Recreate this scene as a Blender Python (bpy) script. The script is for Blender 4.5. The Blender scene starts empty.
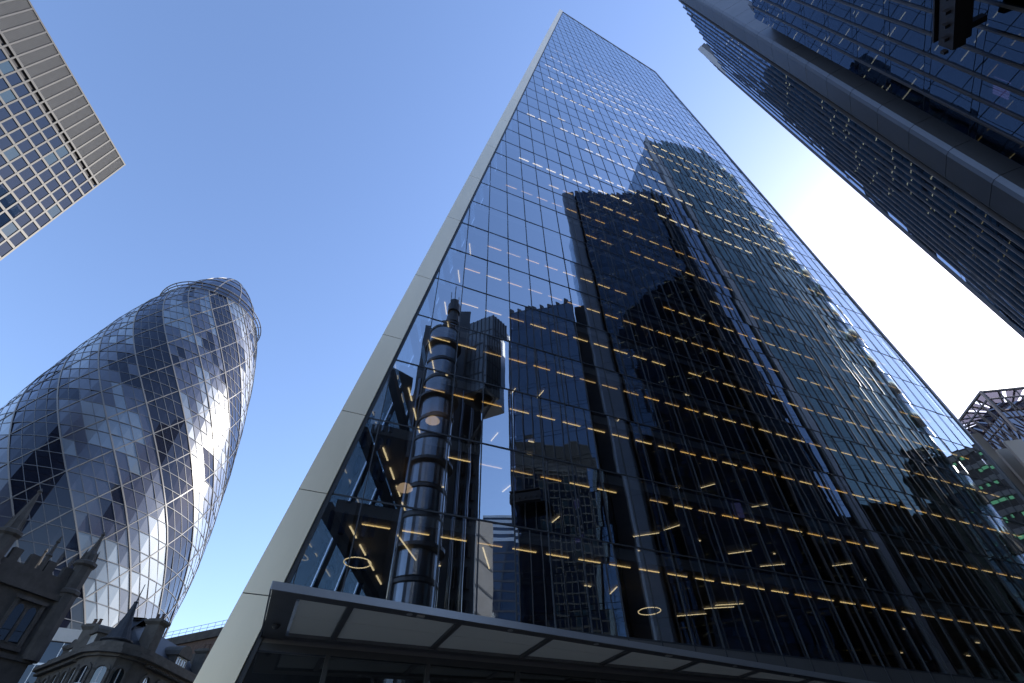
import bpy, math, random
from mathutils import Vector, Matrix

# ------------------------------------------------------------------ camera, sky, sun, exposure
random.seed(7)
scene = bpy.context.scene
R = math.radians
# rows: world X, Y, Z expressed in image axes (right, down, forward)
AX = ((0.99966502, -0.0258812951, 0.0), (0.0186894234, 0.721878979, 0.691766901), (-0.0179038233, -0.691535175, 0.722120873))
cam_d = bpy.data.cameras.new("camera")
cam_d.sensor_width = 36.0
cam_d.lens = 484.0 / 1024.0 * 36.0
cam_d.clip_start = 0.1
cam_d.clip_end = 6000.0
cam = bpy.data.objects.new("camera", cam_d)
scene.collection.objects.link(cam)
m = Matrix.Identity(4)
for i in range(3):
    m[i][0] = AX[i][0]; m[i][1] = -AX[i][1]; m[i][2] = -AX[i][2]
m[0][3], m[1][3], m[2][3] = 0.0, 0.0, 1.6
cam.matrix_world = m
scene.camera = cam

SUN_AZ, SUN_EL = 56.6, 34.1
world = bpy.data.worlds.new("World")
scene.world = world
world.use_nodes = True
wn = world.node_tree.nodes; wl = world.node_tree.links
bg = wn["Background"]
sky = wn.new("ShaderNodeTexSky")
sky.sky_type = 'NISHITA'
sky.sun_disc = False
sky.sun_elevation = R(SUN_EL)
sky.sun_rotation = R(SUN_AZ)
sky.altitude = 30
sky.air_density = 1.0
sky.dust_density = 0.35
sky.ozone_density = 1.6
tint = wn.new("ShaderNodeMix"); tint.data_type = 'RGBA'; tint.blend_type = 'MULTIPLY'; tint.inputs["Factor"].default_value = 1.0
tint.inputs["B"].default_value = (1.03, 0.965, 1.0, 1)          # a slightly violet-blue white balance, as in the photograph
wl.new(sky.outputs[0], tint.inputs["A"]); hs = wn.new("ShaderNodeHueSaturation"); hs.inputs["Saturation"].default_value = 1.07
wl.new(tint.outputs["Result"], hs.inputs["Color"]); wl.new(hs.outputs[0], bg.inputs[0])
bg.inputs[1].default_value = 0.15

sl = bpy.data.lights.new("sun", 'SUN')
sl.energy = 3.0; sl.angle = R(0.5); sl.color = (1.0, 0.93, 0.82)
so = bpy.data.objects.new("sun", sl)
scene.collection.objects.link(so)
sd = Vector((math.sin(R(SUN_AZ)) * math.cos(R(SUN_EL)), math.cos(R(SUN_AZ)) * math.cos(R(SUN_EL)), math.sin(R(SUN_EL))))
so.rotation_euler = (-sd).to_track_quat('-Z', 'Y').to_euler()
so.location = (0, 0, 300)

scene.view_settings.view_transform = 'Standard'
scene.view_settings.look = 'None'
scene.view_settings.exposure = 1.22
scene.view_settings.gamma = 1.0
scene.cycles.use_denoising = True
scene.cycles.max_bounces = 10
scene.cycles.glossy_bounces = 5
scene.cycles.transparent_max_bounces = 12
scene.cycles.caustics_reflective = False
scene.cycles.caustics_refractive = False
scene.cycles.sample_clamp_indirect = 6.0

# ------------------------------------------------------------------ materials
MATS = {}
def new_mat(name):
    mt = bpy.data.materials.new(name); mt.use_nodes = True
    nt = mt.node_tree
    for n in list(nt.nodes): nt.nodes.remove(n)
    out = nt.nodes.new("ShaderNodeOutputMaterial")
    MATS[name] = mt
    return mt, nt, out

def solid(name, col, rough=0.6, metal=0.0, var=0.0, scale=1.0, bump=0.0, stretch=(1, 1, 1), spec=0.5):
    mt, nt, out = new_mat(name)
    p = nt.nodes.new("ShaderNodeBsdfPrincipled")
    p.inputs["Base Color"].default_value = (*col, 1)
    p.inputs["Roughness"].default_value = rough
    p.inputs["Metallic"].default_value = metal
    p.inputs["Specular IOR Level"].default_value = spec
    nt.links.new(p.outputs[0], out.inputs[0])
    if var > 0 or bump > 0:
        tc = nt.nodes.new("ShaderNodeTexCoord")
        mp = nt.nodes.new("ShaderNodeMapping"); mp.inputs["Scale"].default_value = stretch
        nz = nt.nodes.new("ShaderNodeTexNoise"); nz.inputs["Scale"].default_value = scale
        nz.inputs["Detail"].default_value = 6; nz.inputs["Roughness"].default_value = 0.65
        nt.links.new(tc.outputs["Object"], mp.inputs[0]); nt.links.new(mp.outputs[0], nz.inputs["Vector"])
        if var > 0:
            rp = nt.nodes.new("ShaderNodeValToRGB")
            rp.color_ramp.elements[0].position = 0.3; rp.color_ramp.elements[1].position = 0.7
            rp.color_ramp.elements[0].color = (*[c * (1 - var) for c in col], 1)
            rp.color_ramp.elements[1].color = (*[min(1, c * (1 + var)) for c in col], 1)
            nt.links.new(nz.outputs["Fac"], rp.inputs[0]); nt.links.new(rp.outputs[0], p.inputs["Base Color"])
        if bump > 0:
            b = nt.nodes.new("ShaderNodeBump"); b.inputs["Strength"].default_value = bump
            nt.links.new(nz.outputs["Fac"], b.inputs["Height"]); nt.links.new(b.outputs[0], p.inputs["Normal"])
    return mt

def glass(name, f0, tint=(1, 1, 1), inner=(0.4, 0.43, 0.46), opaque=False, power=5.0, rough=0.0, wob=0.0, wscale=0.5, base_rough=0.5):
    """Coated architectural glazing: a mirror layer over a tinted see-through (or dark) pane."""
    mt, nt, out = new_mat(name)
    N, Lk = nt.nodes, nt.links
    gl = N.new("ShaderNodeBsdfGlossy"); gl.inputs["Color"].default_value = (*tint, 1); gl.inputs["Roughness"].default_value = rough
    if opaque:
        tr = N.new("ShaderNodeBsdfDiffuse"); tr.inputs["Color"].default_value = (*inner, 1)
    else:
        tr = N.new("ShaderNodeBsdfTransparent"); tr.inputs["Color"].default_value = (*inner, 1)
    lw = N.new("ShaderNodeLayerWeight"); lw.inputs["Blend"].default_value = 0.5
    pw = N.new("ShaderNodeMath"); pw.operation = 'POWER'; pw.inputs[1].default_value = power
    ml = N.new("ShaderNodeMath"); ml.operation = 'MULTIPLY_ADD'; ml.inputs[1].default_value = 1 - f0; ml.inputs[2].default_value = f0
    Lk.new(lw.outputs["Facing"], pw.inputs[0]); Lk.new(pw.outputs[0], ml.inputs[0])
    mx = N.new("ShaderNodeMixShader")
    Lk.new(ml.outputs[0], mx.inputs[0]); Lk.new(tr.outputs[0], mx.inputs[1]); Lk.new(gl.outputs[0], mx.inputs[2])
    Lk.new(mx.outputs[0], out.inputs[0])
    if wob > 0:
        tc = N.new("ShaderNodeTexCoord"); nz = N.new("ShaderNodeTexNoise")
        nz.inputs["Scale"].default_value = wscale; nz.inputs["Detail"].default_value = 1.0
        b = N.new("ShaderNodeBump"); b.inputs["Strength"].default_value = wob; b.inputs["Distance"].default_value = 0.05
        Lk.new(tc.outputs["Object"], nz.inputs["Vector"]); Lk.new(nz.outputs["Fac"], b.inputs["Height"])
        Lk.new(b.outputs[0], gl.inputs["Normal"])
    return mt

def lamp(name, col, strength):
    mt, nt, out = new_mat(name)
    e = nt.nodes.new("ShaderNodeEmission"); e.inputs[0].default_value = (*col, 1); e.inputs[1].default_value = strength
    nt.links.new(e.outputs[0], out.inputs[0])
    mt.cycles.emission_sampling = 'NONE'
    return mt

tower_glass = glass("tower_glass", 0.50, (0.84, 0.92, 1.0), (0.58, 0.62, 0.66), wob=0.08, wscale=0.4)
tower_side_glass = glass("tower_side_glass", 0.25, (0.9, 0.95, 1.0), (0.20, 0.27, 0.30))
champagne = solid("champagne_metal", (0.90, 0.77, 0.56), 0.32, 0.45, var=0.07, scale=0.35, stretch=(1, 1, .25))
dark_frame = solid("dark_frame", (0.03, 0.034, 0.042), 0.45)
slab_mat = solid("slab_soffit", (0.24, 0.23, 0.23), 0.8, var=0.15, scale=0.5)
core_mat = solid("core_wall_paint", (0.16, 0.14, 0.125), 0.8, var=0.2, scale=0.3)
strip_mat = lamp("warm_strip_light", (1.0, 0.67, 0.26), 0.8)
strip_dim = lamp("dim_strip_light", (1.0, 0.62, 0.24), 0.5)
strip_far = lamp("upper_strip_light", (1.0, 0.78, 0.44), 1.3)
strip_amber = lamp("amber_strip_light", (1.0, 0.56, 0.15), 0.7)
strip_white = lamp("pale_strip_light", (1.0, 0.76, 0.40), 0.75)
pendant_mat = lamp("pendant_glow", (1.0, 0.68, 0.40), 0.35)
canopy_metal = solid("canopy_metal", (0.16, 0.16, 0.165), 0.42, 0.5, var=0.06, scale=1.5)
fascia_metal = solid("fascia_metal", (0.36, 0.38, 0.42), 0.35, 0.6, var=0.05, scale=1.0)
shop_glass = glass("shop_glass", 0.14, (0.9, 0.95, 1), (0.30, 0.31, 0.31))

mt, nt, out = new_mat("frosted_panel")
_d = nt.nodes.new("ShaderNodeBsdfDiffuse"); _d.inputs[0].default_value = (0.50, 0.455, 0.385, 1)
_t = nt.nodes.new("ShaderNodeBsdfTranslucent"); _t.inputs[0].default_value = (0.72, 0.65, 0.54, 1)
_m = nt.nodes.new("ShaderNodeMixShader"); _m.inputs[0].default_value = 0.6
nt.links.new(_d.outputs[0], _m.inputs[1]); nt.links.new(_t.outputs[0], _m.inputs[2]); nt.links.new(_m.outputs[0], out.inputs[0])
frosted = mt

stepped_glass = glass("stepped_tower_glass", 0.155, (0.62, 0.78, 1.0), (0.05, 0.055, 0.09), wob=0.06, wscale=0.4)
tall_glass = glass("tall_block_glass", 0.11, (0.75, 0.95, 0.93), (0.03, 0.05, 0.05), wob=0.25, wscale=0.5)
return_glass = glass("return_glass", 0.6, (0.85, 0.93, 1.0), (0.02, 0.025, 0.04), opaque=True, wob=0.05, wscale=0.3)
fin_metal = solid("bronze_fin_metal", (0.13, 0.115, 0.11), 0.4, 0.6, var=0.1, scale=0.5)
pier_metal = solid("pier_metal", (0.17, 0.18, 0.205), 0.45, 0.6, var=0.08, scale=0.3)
pale_metal = solid("pale_metal", (0.62, 0.63, 0.64), 0.35, 0.6)
dark_core = solid("dark_core", (0.016, 0.016, 0.022), 0.7)
beam_steel = solid("dark_beam_steel", (0.035, 0.028, 0.028), 0.5, 0.3, var=0.2, scale=1.0)
blind_mat = lamp("glowing_blind", (0.62, 0.55, 0.95), 0.45)  # glow stands in for light on the slats

g_clear = glass("bulb_clear_glass", 0.09, (0.92, 0.96, 1.0), (0.028, 0.032, 0.06), opaque=True, power=2.8, rough=0.30)
g_pale = glass("bulb_pale_glass", 0.17, (0.95, 0.98, 1.0), (0.06, 0.085, 0.12), opaque=True, power=2.6, rough=0.34)
g_dark = glass("bulb_dark_glass", 0.045, (0.85, 0.9, 1.0), (0.010, 0.012, 0.022), opaque=True, power=3.5)
bulb_frame = solid("bulb_frame", (0.20, 0.195, 0.19), 0.4, 0.1)
bulb_thin = solid("bulb_thin_frame", (0.10, 0.11, 0.13), 0.5)

office_glass = glass("office_glass", 0.05, (0.85, 0.92, 1.0), (0.009, 0.018, 0.040), opaque=True, wob=0.04, wscale=0.6)
office_pale = glass("office_pale_glass", 0.08, (0.85, 0.95, 1.0), (0.03, 0.055, 0.075), opaque=True)
office_metal = solid("office_aluminium", (0.058, 0.057, 0.057), 0.5, 0.2, var=0.08, scale=0.4)
louvre_mat = solid("louvre_grey", (0.115, 0.118, 0.124), 0.55, 0.2, var=0.05, scale=0.3)

stone_dark = solid("dark_stone", (0.075, 0.068, 0.062), 0.9, var=0.35, scale=0.9, bump=0.35)  # dark stone tone, mottled by noise
stone_warm = solid("portland_stone", (0.11, 0.10, 0.088), 0.88, var=0.35, scale=1.1, bump=0.3)
slate = solid("roof_slate", (0.03, 0.033, 0.04), 0.6, var=0.25, scale=2.5, bump=0.2, stretch=(1, 1, 5))
window_dark = glass("old_window_glass", 0.12, (0.9, 0.95, 1), (0.008, 0.009, 0.012), opaque=True)
white_paint = solid("white_paint", (0.7, 0.7, 0.68), 0.6)
brick = solid("dark_brick", (0.13, 0.085, 0.065), 0.9, var=0.3, scale=3.0)
white_stone = solid("white_parapet", (0.72, 0.70, 0.64), 0.7, var=0.06, scale=0.6)
blue_glass = glass("blue_office_glass", 0.06, (0.8, 0.9, 1.0), (0.012, 0.025, 0.06), opaque=True)
steel = solid("brushed_steel", (0.30, 0.31, 0.33), 0.22, 0.95, var=0.08, scale=0.7, stretch=(1, 1, 6))
steel_dark = solid("dark_steel", (0.09, 0.09, 0.095), 0.45, 0.5, var=0.2, scale=0.6)
concrete = solid("grey_concrete", (0.30, 0.29, 0.28), 0.85, var=0.15, scale=0.3)
asphalt = solid("asphalt", (0.05, 0.05, 0.052), 0.9, var=0.25, scale=4, bump=0.2)
paving = solid("stone_paving", (0.24, 0.225, 0.20), 0.85, var=0.2, scale=1.5)
green_light = lamp("green_floor_light", (0.25, 0.75, 0.45), 0.20)
roof_glass = glass("canopy_roof_glass", 0.2, (0.9, 0.95, 1), (0.13, 0.12, 0.14), rough=0.02)
bay_glass = glass("bay_glass", 0.22, (0.92, 0.90, 1.0), (0.085, 0.07, 0.09), opaque=True, wob=0.05)

# ------------------------------------------------------------------ helpers
class MB:
    def __init__(self): self.v = []; self.f = []; self.mi = []
    def quad(self, a, b, c, d, k=0):
        n = len(self.v); self.v += [tuple(a), tuple(b), tuple(c), tuple(d)]; self.f.append((n, n + 1, n + 2, n + 3)); self.mi.append(k)
    def poly(self, pts, k=0):
        n = len(self.v); self.v += [tuple(p) for p in pts]; self.f.append(tuple(range(n, n + len(pts)))); self.mi.append(k)
    def hexa(self, lo, hi, k=0):
        """lo / hi: four points each, same winding."""
        n = len(self.v); self.v += [tuple(p) for p in lo] + [tuple(p) for p in hi]
        self.f += [(n + 3, n + 2, n + 1, n), (n + 4, n + 5, n + 6, n + 7)]
        for i in range(4):
            j = (i + 1) % 4; self.f.append((n + i, n + j, n + 4 + j, n + 4 + i))
        self.mi += [k] * 6
    def box(self, x0, x1, y0, y1, z0, z1, k=0):
        self.hexa([(x0, y0, z0), (x1, y0, z0), (x1, y1, z0), (x0, y1, z0)], [(x0, y0, z1), (x1, y0, z1), (x1, y1, z1), (x0, y1, z1)], k)
    def obox(self, o, ux, uy, x0, x1, y0, y1, z0, z1, k=0):
        """box in a plan frame: origin o (x, y), axes ux, uy (2D)."""
        P = lambda x, y, z: (o[0] + ux[0] * x + uy[0] * y, o[1] + ux[1] * x + uy[1] * y, z)
        self.hexa([P(x0, y0, z0), P(x1, y0, z0), P(x1, y1, z0), P(x0, y1, z0)], [P(x0, y0, z1), P(x1, y0, z1), P(x1, y1, z1), P(x0, y1, z1)], k)
    def prism(self, pl, z0, z1, k=0, top=None):
        n = len(self.v); c = len(pl); t = top or pl
        self.v += [(p[0], p[1], z0) for p in pl] + [(p[0], p[1], z1) for p in t]
        self.f += [tuple(range(n + c - 1, n - 1, -1)), tuple(range(n + c, n + 2 * c))]; self.mi += [k, k]
        for i in range(c):
            j = (i + 1) % c; self.f.append((n + i, n + j, n + c + j, n + c + i)); self.mi.append(k)
    def tube(self, a, b, r, s=6, k=0, r2=None):
        a = Vector(a); b = Vector(b); r2 = r if r2 is None else r2
        w = (b - a).normalized(); u = w.orthogonal().normalized(); q = w.cross(u)
        n = len(self.v)
        for p, rr in ((a, r), (b, r2)):
            for i in range(s):
                an = 2 * math.pi * i / s
                self.v.append(tuple(p + u * (rr * math.cos(an)) + q * (rr * math.sin(an))))
        for i in range(s):
            j = (i + 1) % s; self.f.append((n + i, n + j, n + s + j, n + s + i)); self.mi.append(k)
        self.f += [tuple(range(n + s - 1, n - 1, -1)), tuple(range(n + s, n + 2 * s))]; self.mi += [k, k]
    def lathe(self, c, prof, s=16, k=0):
        n = len(self.v)
        for r, z in prof:
            for i in range(s):
                an = 2 * math.pi * i / s; self.v.append((c[0] + r * math.cos(an), c[1] + r * math.sin(an), z))
        for q in range(len(prof) - 1):
            for i in range(s):
                j = (i + 1) % s; self.f.append((n + q * s + i, n + q * s + j, n + (q + 1) * s + j, n + (q + 1) * s + i)); self.mi.append(k)
        self.f += [tuple(range(n + s - 1, n - 1, -1)), tuple(range(n + (len(prof) - 1) * s, n + len(prof) * s))]; self.mi += [k, k]
    def ribbon(self, pts, nrm, w, k=0):
        """thin flat bar along pts lying in the surface with normals nrm, with real thickness."""
        for i in range(len(pts) - 1):
            a, b = Vector(pts[i]), Vector(pts[i + 1]); na, nb = Vector(nrm[i]), Vector(nrm[i + 1])
            t = (b - a).normalized(); sa = t.cross(na).normalized() * w / 2; sb = t.cross(nb).normalized() * w / 2
            h = w * 0.6
            self.hexa([a - sa, a + sa, b + sb, b - sb], [a - sa + na * h, a + sa + na * h, b + sb + nb * h, b - sb + nb * h], k)
    def build(self, name, mats, parent=None, smooth=False):
        if not isinstance(mats, (list, tuple)): mats = [mats]
        me = bpy.data.meshes.new(name); me.from_pydata(self.v, [], self.f); me.update()
        for q in mats: me.materials.append(q)
        if len(mats) > 1: me.polygons.foreach_set("material_index", self.mi)
        if smooth: me.polygons.foreach_set("use_smooth", [True] * len(me.polygons))
        o = bpy.data.objects.new(name, me); scene.collection.objects.link(o)
        if parent is not None: o.parent = parent
        return o

def thing(name, label, cat, loc=(0, 0, 0), rz=0.0, group=None):
    o = bpy.data.objects.new(name, None); scene.collection.objects.link(o)
    o.location = loc; o.rotation_euler = (0, 0, rz); o["label"] = label; o["category"] = cat
    o.empty_display_size = 0.5
    if group: o["group"] = group
    return o
def tag(o, label, cat, group=None):
    o["label"] = label; o["category"] = cat
    if group: o["group"] = group
    return o
def structure(o): o["kind"] = "structure"; return o
def pol(az, d): return (math.sin(R(az)) * d, math.cos(R(az)) * d)
MIRROR = (-16.92, 38.0)     # where the camera would stand beyond the glass tower's front
def pol2(az, d): return (MIRROR[0] + math.sin(R(az)) * d, MIRROR[1] + math.cos(R(az)) * d)
def clip(subject, poly):
    """clip polygon `subject` by convex ccw polygon `poly` (2D)."""
    outp = subject
    for i in range(len(poly)):
        a, b = poly[i], poly[(i + 1) % len(poly)]; inp = outp; outp = []
        if not inp: break
        side = lambda p: (b[0] - a[0]) * (p[1] - a[1]) - (b[1] - a[1]) * (p[0] - a[0])
        for j in range(len(inp)):
            p, q = inp[j], inp[(j + 1) % len(inp)]; sp, sq = side(p), side(q)
            if sp >= 0: outp.append(p)
            if (sp >= 0) != (sq >= 0):
                t = sp / (sp - sq); outp.append((p[0] + (q[0] - p[0]) * t, p[1] + (q[1] - p[1]) * t))
    return outp
def span_at(poly, axis, val):
    """extent of convex polygon along the other axis where coordinate `axis` == val."""
    ts = []
    for i in range(len(poly)):
        a, b = poly[i], poly[(i + 1) % len(poly)]
        if (a[axis] - val) * (b[axis] - val) <= 0 and a[axis] != b[axis]:
            t = (val - a[axis]) / (b[axis] - a[axis]); ts.append(a[1 - axis] + (b[1 - axis] - a[1 - axis]) * t)
    return (min(ts), max(ts)) if len(ts) >= 2 else None

# ------------------------------------------------------------------ ground
mb = MB(); mb.quad((-3000, -3000, 0), (3000, -3000, 0), (3000, 3000, 0), (-3000, 3000, 0))
structure(mb.build("ground", paving))
RZ = R(24.0)                                  # the glass tower's front runs along this direction
fx = (math.cos(RZ), math.sin(RZ)); fy = (-math.sin(RZ), math.cos(RZ))
mb = MB(); mb.obox((0, 0), fx, fy, -90, 26, 2.5, 10.5, 0.004, 0.008)
structure(mb.build("road", asphalt))
mb = MB(); mb.obox((0, 0), fx, fy, -90, 70, 10.6, 20.6, 0.004, 0.13)
structure(mb.build("pavement", paving))
mb = MB(); mb.obox((0, 0), fx, fy, -90, 70, 10.3, 10.6, 0.004, 0.145)
structure(mb.build("kerb", concrete))

# ------------------------------------------------------------------ the glass tower with the slanted edge
T = thing("glass_skyscraper", "tall wedge-shaped mirror glass tower with a slanted metal left edge and rows of yellow lights", "skyscraper",
          (fy[0] * 20.8, fy[1] * 20.8, 0), RZ)
FACE = [(-1.67, 0.0), (64.5, 0.0), (58.3, 161.0), (30.0, 185.4)]
Z0, FH, BAY = 8.05, 4.32, 1.83
NF = 42
LEFT = lambda z: -1.67 + 0.1708 * z
for k in range(NF):
    z0, z1 = Z0 + k * FH, Z0 + (k + 1) * FH
    mb = MB()
    for j in range(-2, 37):
        pl = clip([(j * BAY, z0), ((j + 1) * BAY, z0), ((j + 1) * BAY, z1), (j * BAY, z1)], FACE)
        if len(pl) < 3: continue
        cx, cz = (j + .5) * BAY, (z0 + z1) / 2
        a, b = random.gauss(0, .0034), random.gauss(0, .0034)
        if j > 24: a *= 1.5; b *= 1.5
        mb.poly([(s, .02 + a * (s - cx) + b * (z - cz), z) for s, z in pl])
    if mb.f: mb.build("storey_glazing", tower_glass, T)
    sp = span_at(FACE, 1, min(z1, 185.0)) if k < NF else None
    if sp and sp[1] - sp[0] > 2:
        mb = MB(); mb.prism([(sp[0] + .35, .28), (sp[1] - .4, .28), (sp[1] - .4, 40), (min(sp[0] + .35 + 40 * .42, sp[1] - .5), 40)], z1 - .62, z1 - .05)
        mb.build("floor_slab", slab_mat, T)
mb = MB()
for j in range(-1, 36):
    sp = span_at(FACE, 0, j * BAY)
    if sp: mb.box(j * BAY - .022, j * BAY + .022, -.03, .0, max(sp[0], 7.3), sp[1])
for k in range(NF):
    z = Z0 + k * FH; sp = span_at(FACE, 1, z)
    if sp: mb.box(sp[0], sp[1], -.012, .003, z - .038, z + .038)
mb.build("curtain_wall_frame", dark_frame, T)
# slanted metal edge
mb = MB()
nseg = 0; zj = [0.0, 8.0, 12.2, 16.6, 22.5, 29.0, 38, 47, 56, 66, 76, 87, 98, 110, 122, 134, 146, 158, 170, 182, 186.0]
for a, b in zip(zj[:-1], zj[1:]):
    g = .035; a2 = a + g
    i0, i1 = LEFT(a2), LEFT(b)
    mb.hexa([(i0 - 1.28, -.22, a2), (i0 - .12, -.22, a2), (i0 - .12, .9, a2), (i0 - 1.28, .9, a2)],
            [(i1 - 1.28, -.22, b), (i1 - .12, -.22, b), (i1 - .12, .9, b), (i1 - 1.28, .9, b)])
mb.build("slanted_edge_cladding", champagne, T)
mb = MB()
for o0, o1, y0 in ((-1.22, -.18, -.17), (-.10, .07, -.10)):
    mb.hexa([(LEFT(0) + o0, y0, 0), (LEFT(0) + o1, y0, 0), (LEFT(0) + o1, .6, 0), (LEFT(0) + o0, .6, 0)],
            [(30.0 + o0, y0, 185.4), (30.0 + o1, y0, 185.4), (30.0 + o1, .6, 185.4), (30.0 + o0, .6, 185.4)])
mb.build("edge_gasket", dark_frame, T)
# right edge and top trims
mb = MB()
mb.hexa([(64.45, -.1, 7), (64.95, -.1, 7), (64.95, .5, 7), (64.45, .5, 7)], [(58.25, -.1, 161.2), (58.75, -.1, 161.2), (58.75, .5, 161.2), (58.25, .5, 161.2)])
mb.hexa([(29.2, -.1, 185.4), (58.75, -.1, 161.0), (58.75, .5, 161.0), (29.2, .5, 185.4)], [(29.2, -.1, 186.1), (58.75, -.1, 161.7), (58.75, .5, 161.7), (29.2, .5, 186.1)])
mb.build("edge_trim", pier_metal, T)
# the other sides of the tower, made extra deep to shade the church
SK = 0.42
mb = MB()
for k in range(NF):
    z0, z1 = Z0 + k * FH, Z0 + (k + 1) * FH - .1
    for q in range(23):
        y0, y1 = .95 + q * 2.6, .95 + (q + 1) * 2.6 - .12
        mb.quad((LEFT(z0) - .7 + SK * y0, y0, z0), (LEFT(z0) - .7 + SK * y1, y1, z0), (LEFT(z1) - .7 + SK * y1, y1, z1), (LEFT(z1) - .7 + SK * y0, y0, z1))
mb.build("side_glazing", tower_side_glass, T)
mb = MB()
for q in range(24):
    y0 = .9 + q * 2.6
    o = SK * y0
    mb.hexa([(LEFT(8) - .62 + o, y0 - .12, 8), (LEFT(8) - .4 + o, y0 - .12, 8), (LEFT(8) - .4 + o, y0 + .12, 8), (LEFT(8) - .62 + o, y0 + .12, 8)],
            [(29.3 + o, y0 - .12, 185), (29.5 + o, y0 - .12, 185), (29.5 + o, y0 + .12, 185), (29.3 + o, y0 + .12, 185)])
for k in range(NF):
    z = Z0 + k * FH; mb.hexa([(LEFT(z) - .66 + SK * y, y, z - .5) if q < 2 else (LEFT(z) - .2 + SK * y, y, z - .5) for q, y in enumerate((60.6, .95, .95, 60.6))][::-1], [(LEFT(z) - .66 + SK * y, y, z + .1) if q < 2 else (LEFT(z) - .2 + SK * y, y, z + .1) for q, y in enumerate((60.6, .95, .95, 60.6))][::-1])
mb.build("side_frame", dark_frame, T)
mb = MB()
mb.quad((64.5, .5, 0), (64.5, 60.6, 0), (58.3, 60.6, 161), (58.3, .5, 161))
mb.quad((30, .5, 185.4), (58.3, .5, 161), (58.3, 60.6, 161), (55.5, 60.6, 185.4))
mb.poly([(23.8, 60.6, 0), (64.5, 60.6, 0), (58.3, 60.6, 161), (55.5, 60.6, 185.4)])
mb.build("rear_wall", return_glass, T)
mb = MB(); mb.hexa([(12, 9, 0), (58, 9, 0), (58, 39, 0), (26, 39, 0)], [(38, 9, 155), (55, 9, 155), (55, 39, 155), (50, 39, 155)])
mb.build("core_wall", core_mat, T)
# ceiling lights: a line of short strips behind each storey's glass
SD = 0.95; strips = []
runs = {}
for k in range(NF - 2):
    zc = Z0 + (k + 1) * FH - .66
    sp = span_at(FACE, 1, zc)
    if not sp: continue
    lo, hi = int(math.ceil((sp[0] + .9) / BAY)), int((sp[1] - 1) / BAY)
    lit = [False] * 60
    if k <= 6:
        lit = [random.random() < .97 for _ in range(60)]
        if k >= 3 : lit = [l and (random.random() < .93) for l in lit]
    else:
        j = lo + (0 if k % 2 else random.randint(0, 6)); dens = .66 if k < 20 else (.5 if k < 30 else .34)
        while j < hi:
            n = random.randint(3, 12)
            on = random.random() < dens
            for q in range(n):
                if 0 <= j + q < 60: lit[j + q] = on and random.random() < .95
            j += n + random.randint(0, 2)
    for j in range(lo, hi):
        if lit[j]: strips.append((j * BAY + .28, 1.27, zc, k))
strips.sort(key=lambda t: (t[2] ** 2 + (t[0]) ** 2))
rest = MB()
for i, (s, ln, z, k) in enumerate(strips):
    tgt = rest
    if i < 100: tgt = MB()
    wd = .029 if k < 10 else .05
    kk = random.choice((0, 0, 1, 2)) if k < 11 else 3
    tgt.box(s, s + ln, SD - wd, SD + wd, z - .035, z, 0 if i < 100 else kk)
    if i < 100: tgt.build("ceiling_light", (strip_mat, strip_dim, strip_amber, strip_far)[kk], T)
o = rest.build("far_ceiling_lights", [strip_mat, strip_dim, strip_amber, strip_far], T); o["kind"] = "stuff"
# lights running back from the front, rings and round pendants
mb = MB()
for k in range(0, 7):
    zc = Z0 + (k + 1) * FH - .68; s = LEFT(zc) + .75
    for q in range(4):
        y = 1.3 + q * 1.75; mb.obox((s + .44 * y, y), (.407, .914), (-.914, .407), 0, 1.2, -.04, .04, zc - .03, zc)
for (k, s, y, ln, ang) in [(0, 4.6, 2.6, 2.9, 58), (0, 8.6, 2.4, 2.6, 62), (0, 17, 4, 1.6, 80), (1, 9.9, 2.8, 1.2, 100), (1, 14.3, 5.2, 1.3, 95), (2, 9.6, 4, 1.5, 95),
                           (2, 17, 6, 2.2, 140), (1, 21, 5, 2.5, 140), (1, 22, 3.5, 1.6, 118), (0, 24, 6, 2.6, 146), (0, 24.8, 4.3, 2.6, 150), (0, 25, 3.6, 2.4, 150), (1, 29, 5, 2.3, 140), (2, 27, 4, 1.6, 126), (3, 13, 3.5, 1.3, 95),
                           (3, 11, 4, 1.2, 95), (1, 33, 6, 2.5, 146), (2, 22, 6, 1.4, 118), (3, 20, 4.5, 1.4, 95), (2, 33, 5, 1.8, 138), (4, 17, 5, 1.4, 95), (3, 29, 6, 1.8, 126), (1, 38, 4, 2.0, 138), (2, 12.6, 5, .5, 0), (2, 25, 5, .6, 0), (4, 12, 5, .9, 0)]:
    zc = Z0 + (k + 1) * FH - .7; a = R(ang); ln *= .7 if s > 9 else 1.0; u = (math.cos(a), math.sin(a)); w = (-u[1], u[0])
    mb.obox((s, y), u, w, -ln / 2, ln / 2, -.032, .032, zc - .03, zc)
for i in range(50):
    k = random.randint(0, 9); zc = Z0 + (k + 1) * FH - .7; s = random.uniform(LEFT(zc) + 3, 56); y = random.uniform(3, 8)
    mb.box(s, s + random.choice((.12, .15, .4)), y, y + .1, zc - .03, zc)
mb.build("interior_light", strip_white, T)
def ring(c, r, n=28, t=.022):
    q = MB()
    for i in range(n):
        a0, a1 = 2 * math.pi * i / n, 2 * math.pi * (i + 1) / n
        q.tube((c[0] + r * math.cos(a0), c[1] + r * math.sin(a0), c[2]), (c[0] + r * math.cos(a1), c[1] + r * math.sin(a1), c[2]), t, 5)
    return q
ring((2.5, 3.2, 10.9), .62).build("ring_pendant", strip_white, T)
ring((18.6, 3.2, 10.5), .62).build("ring_pendant", strip_white, T)
for c in ((5.2, 3.2, 19.8), (4.1, 3.0, 14.9)):
    q = MB(); q.lathe((c[0], c[1]), [(.02, c[2] + .25), (.3, c[2] + .2), (.45, c[2]), (.3, c[2] - .1), (.02, c[2] - .12)], 14)
    q.build("round_pendant", pendant_mat, T)
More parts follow.
